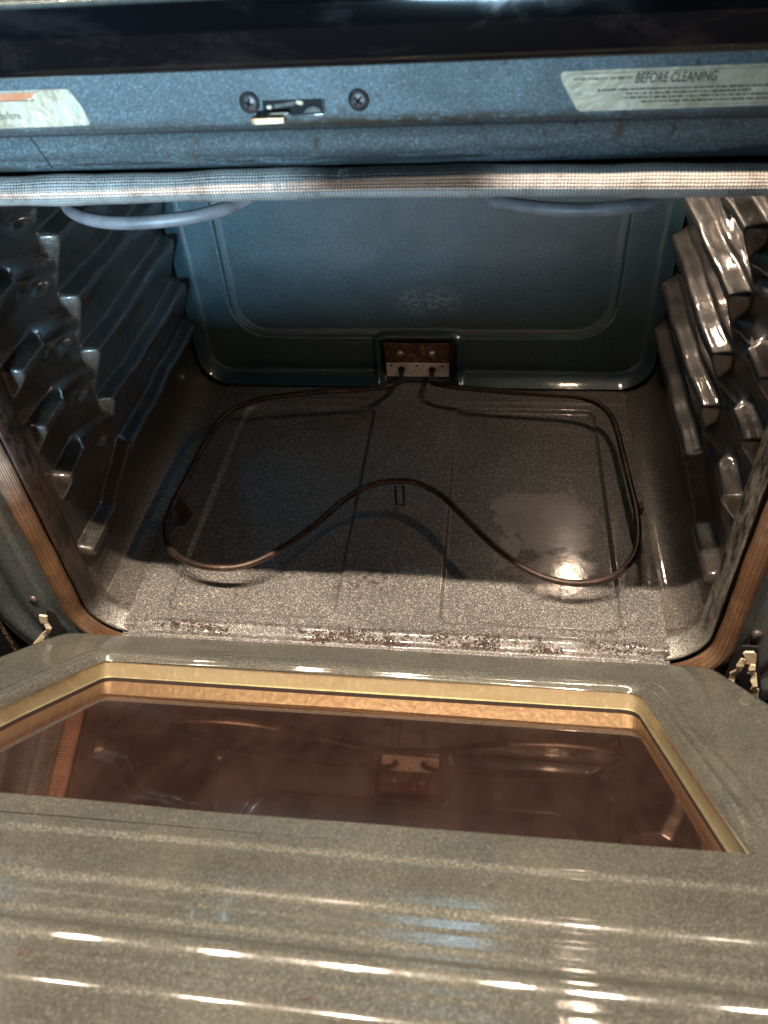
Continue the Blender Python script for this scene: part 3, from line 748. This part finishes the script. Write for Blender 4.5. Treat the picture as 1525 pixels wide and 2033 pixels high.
# skirt round the outside (not on the seam side)
base = len(V)
for i in range(nl):
    p = PO[i]; c = Vector((0, .15)); o_ = p + (p - c).normalized() * .0004
    V.append(D(o_.x, o_.y, -.030))
for i in range(nl):
    j = (i + 1) % nl
    if PO[i].y > VJ - .002 and PO[j].y > VJ - .002: continue
    F.append((i * m + NR, base + i, base + j, j * m + NR))
# lower field with its pressed folds
base = len(V); us = lin(-.385, .350, .006); vs = lin(VJ, .47, .0008)
for v in vs:
    for u in us: V.append(D(u, v, vprof(v) - .0004 * sin(u * 13) + .0005 * sin(u * 9 + v * 40)))
nu = len(us)
for j in range(len(vs) - 1):
    for i in range(nu - 1): a = base + j * nu + i; F.append((a, a + nu, a + nu + 1, a + 1))
liner = fix(obj('door_liner', V, F, M['liner'], door))
# gold wall of the window well
V = []; F = []
W0 = round_poly([(u * 1.0, v, r) for u, v, r in inner], 24)
cen = Vector((-.02, .18))
dark_from = 4
deps = (-.0035, -.0036, -.010, -.0172, -.0174, -.0195, -.0199, -.062)
for p in W0:
    for k, w in enumerate(deps):
        o_ = (p - cen).normalized() * (-.0006 if k in (0,) else (.0014 if k < 4 else (-.0015 if k in (4, 5) else .001)))
        V.append(D(p.x + o_.x, p.y + o_.y, w))
nl = len(W0); m = len(deps)
for i in range(nl):
    j = (i + 1) % nl
    for k in range(m - 1): F.append((i * m + k, j * m + k, j * m + k + 1, i * m + k + 1))
ww = fix(obj('window_well', V, F, M['gold'], door, smooth=False, extra=[M['void']]))
for i_, p_ in enumerate(ww.data.polygons): p_.material_index = 1 if (i_ % (m - 1)) >= 4 else 0
def pane(name, w, mat, grow=.0):
    n_ = len(W0); V = [D(p.x, p.y, w) for p in W0] + [D(p.x, p.y, w - .003) for p in W0]
    F = [tuple(range(n_)), tuple(reversed(range(n_, 2 * n_)))] + [(i, i + n_, (i + 1) % n_ + n_, (i + 1) % n_) for i in range(n_)]
    return fix(obj(name, V, F, mat, door, smooth=False))
def sheet(name, w, mat):
    V = [D(p.x, p.y, w) for p in W0]; return fix(obj(name, V, [tuple(range(len(V)))], mat, door, smooth=False))
sheet('window_pane', -.0192, M['glass'])
sheet('window_pane', -.060, M['outer'])
# outer door shell
V = [D(u, v, w) for w in (-.031, -.075) for (u, v) in ((-.385, .012), (.385, .012), (.385, .47), (-.385, .47))]
F = [(0, 4, 5, 1), (1, 5, 6, 2), (2, 6, 7, 3), (3, 7, 4, 0), (4, 7, 6, 5)]
fix(obj('door_shell', V, F, M['body'], door, smooth=False))
V = [D(-.3, .40, -.076), D(.3, .40, -.076), D(.3, .40, -.12), D(-.3, .40, -.12)]
tube('door_handle', catmull([D(-.32, .44, -.072), D(-.31, .44, -.105), D(-.2, .41, -.115), D(0, .41, -.117), D(.2, .41, -.115), D(.31, .41, -.105), D(.32, .41, -.072)], 6), .010, M['body'], door)

# ---- crumbs on the front lip and floor: loose stuff nobody could count
V = []; F = []
ICO = None
def crumb(x, y, z, r):
    b = len(V)
    for dx, dy, dz in ((1, 0, 0), (-1, 0, 0), (0, 1, 0), (0, -1, 0), (0, 0, .55), (0, 0, -.4), (.6, .6, .2), (-.6, .5, .2)):
        q = r * random.uniform(.6, 1.3); V.append((x + dx * q, y + dy * q, z + dz * q))
    for f in ((0, 6, 4), (6, 2, 4), (2, 7, 4), (7, 1, 4), (1, 3, 4), (3, 0, 4), (0, 5, 6), (6, 5, 2), (2, 5, 7), (7, 5, 1), (1, 5, 3), (3, 5, 0)): F.append(tuple(b + k for k in f))
cl = [(random.uniform(-.20, .23), random.uniform(.003, .011)) for _ in range(22)]
for _ in range(1700):
    c = random.choice(cl); x = random.gauss(c[0], .009); y = random.gauss(c[1], .0028)
    if -.26 < x < .26 and y > -.001: crumb(x, y, floor_h(x, y) + .0002, random.choice((.0004, .0006, .0008, .0012)))
for _ in range(90):
    x = random.gauss(-.02, .03); y = random.gauss(.078, .012); crumb(x, y, floor_h(x, y), random.uniform(.0002, .0007))
for _ in range(120):
    x = random.uniform(-.25, .25); y = random.uniform(.01, .3); crumb(x, y, floor_h(x, y), random.uniform(.0002, .0006))
for _ in range(200):
    x = random.gauss(.215, .02); y = .03 + .3 * (x - .215) + random.gauss(0, .003)
    if x < .255 and y > 0: crumb(x, y, floor_h(x, y), random.uniform(.0003, .0008))
cr_ = obj('burnt_crumbs', V, F, M['crumb'], None, smooth=False)
cr_['kind'] = 'stuff'; cr_['label'] = 'dark burnt crumbs scattered along the front lip of the oven floor'; cr_['category'] = 'crumbs'
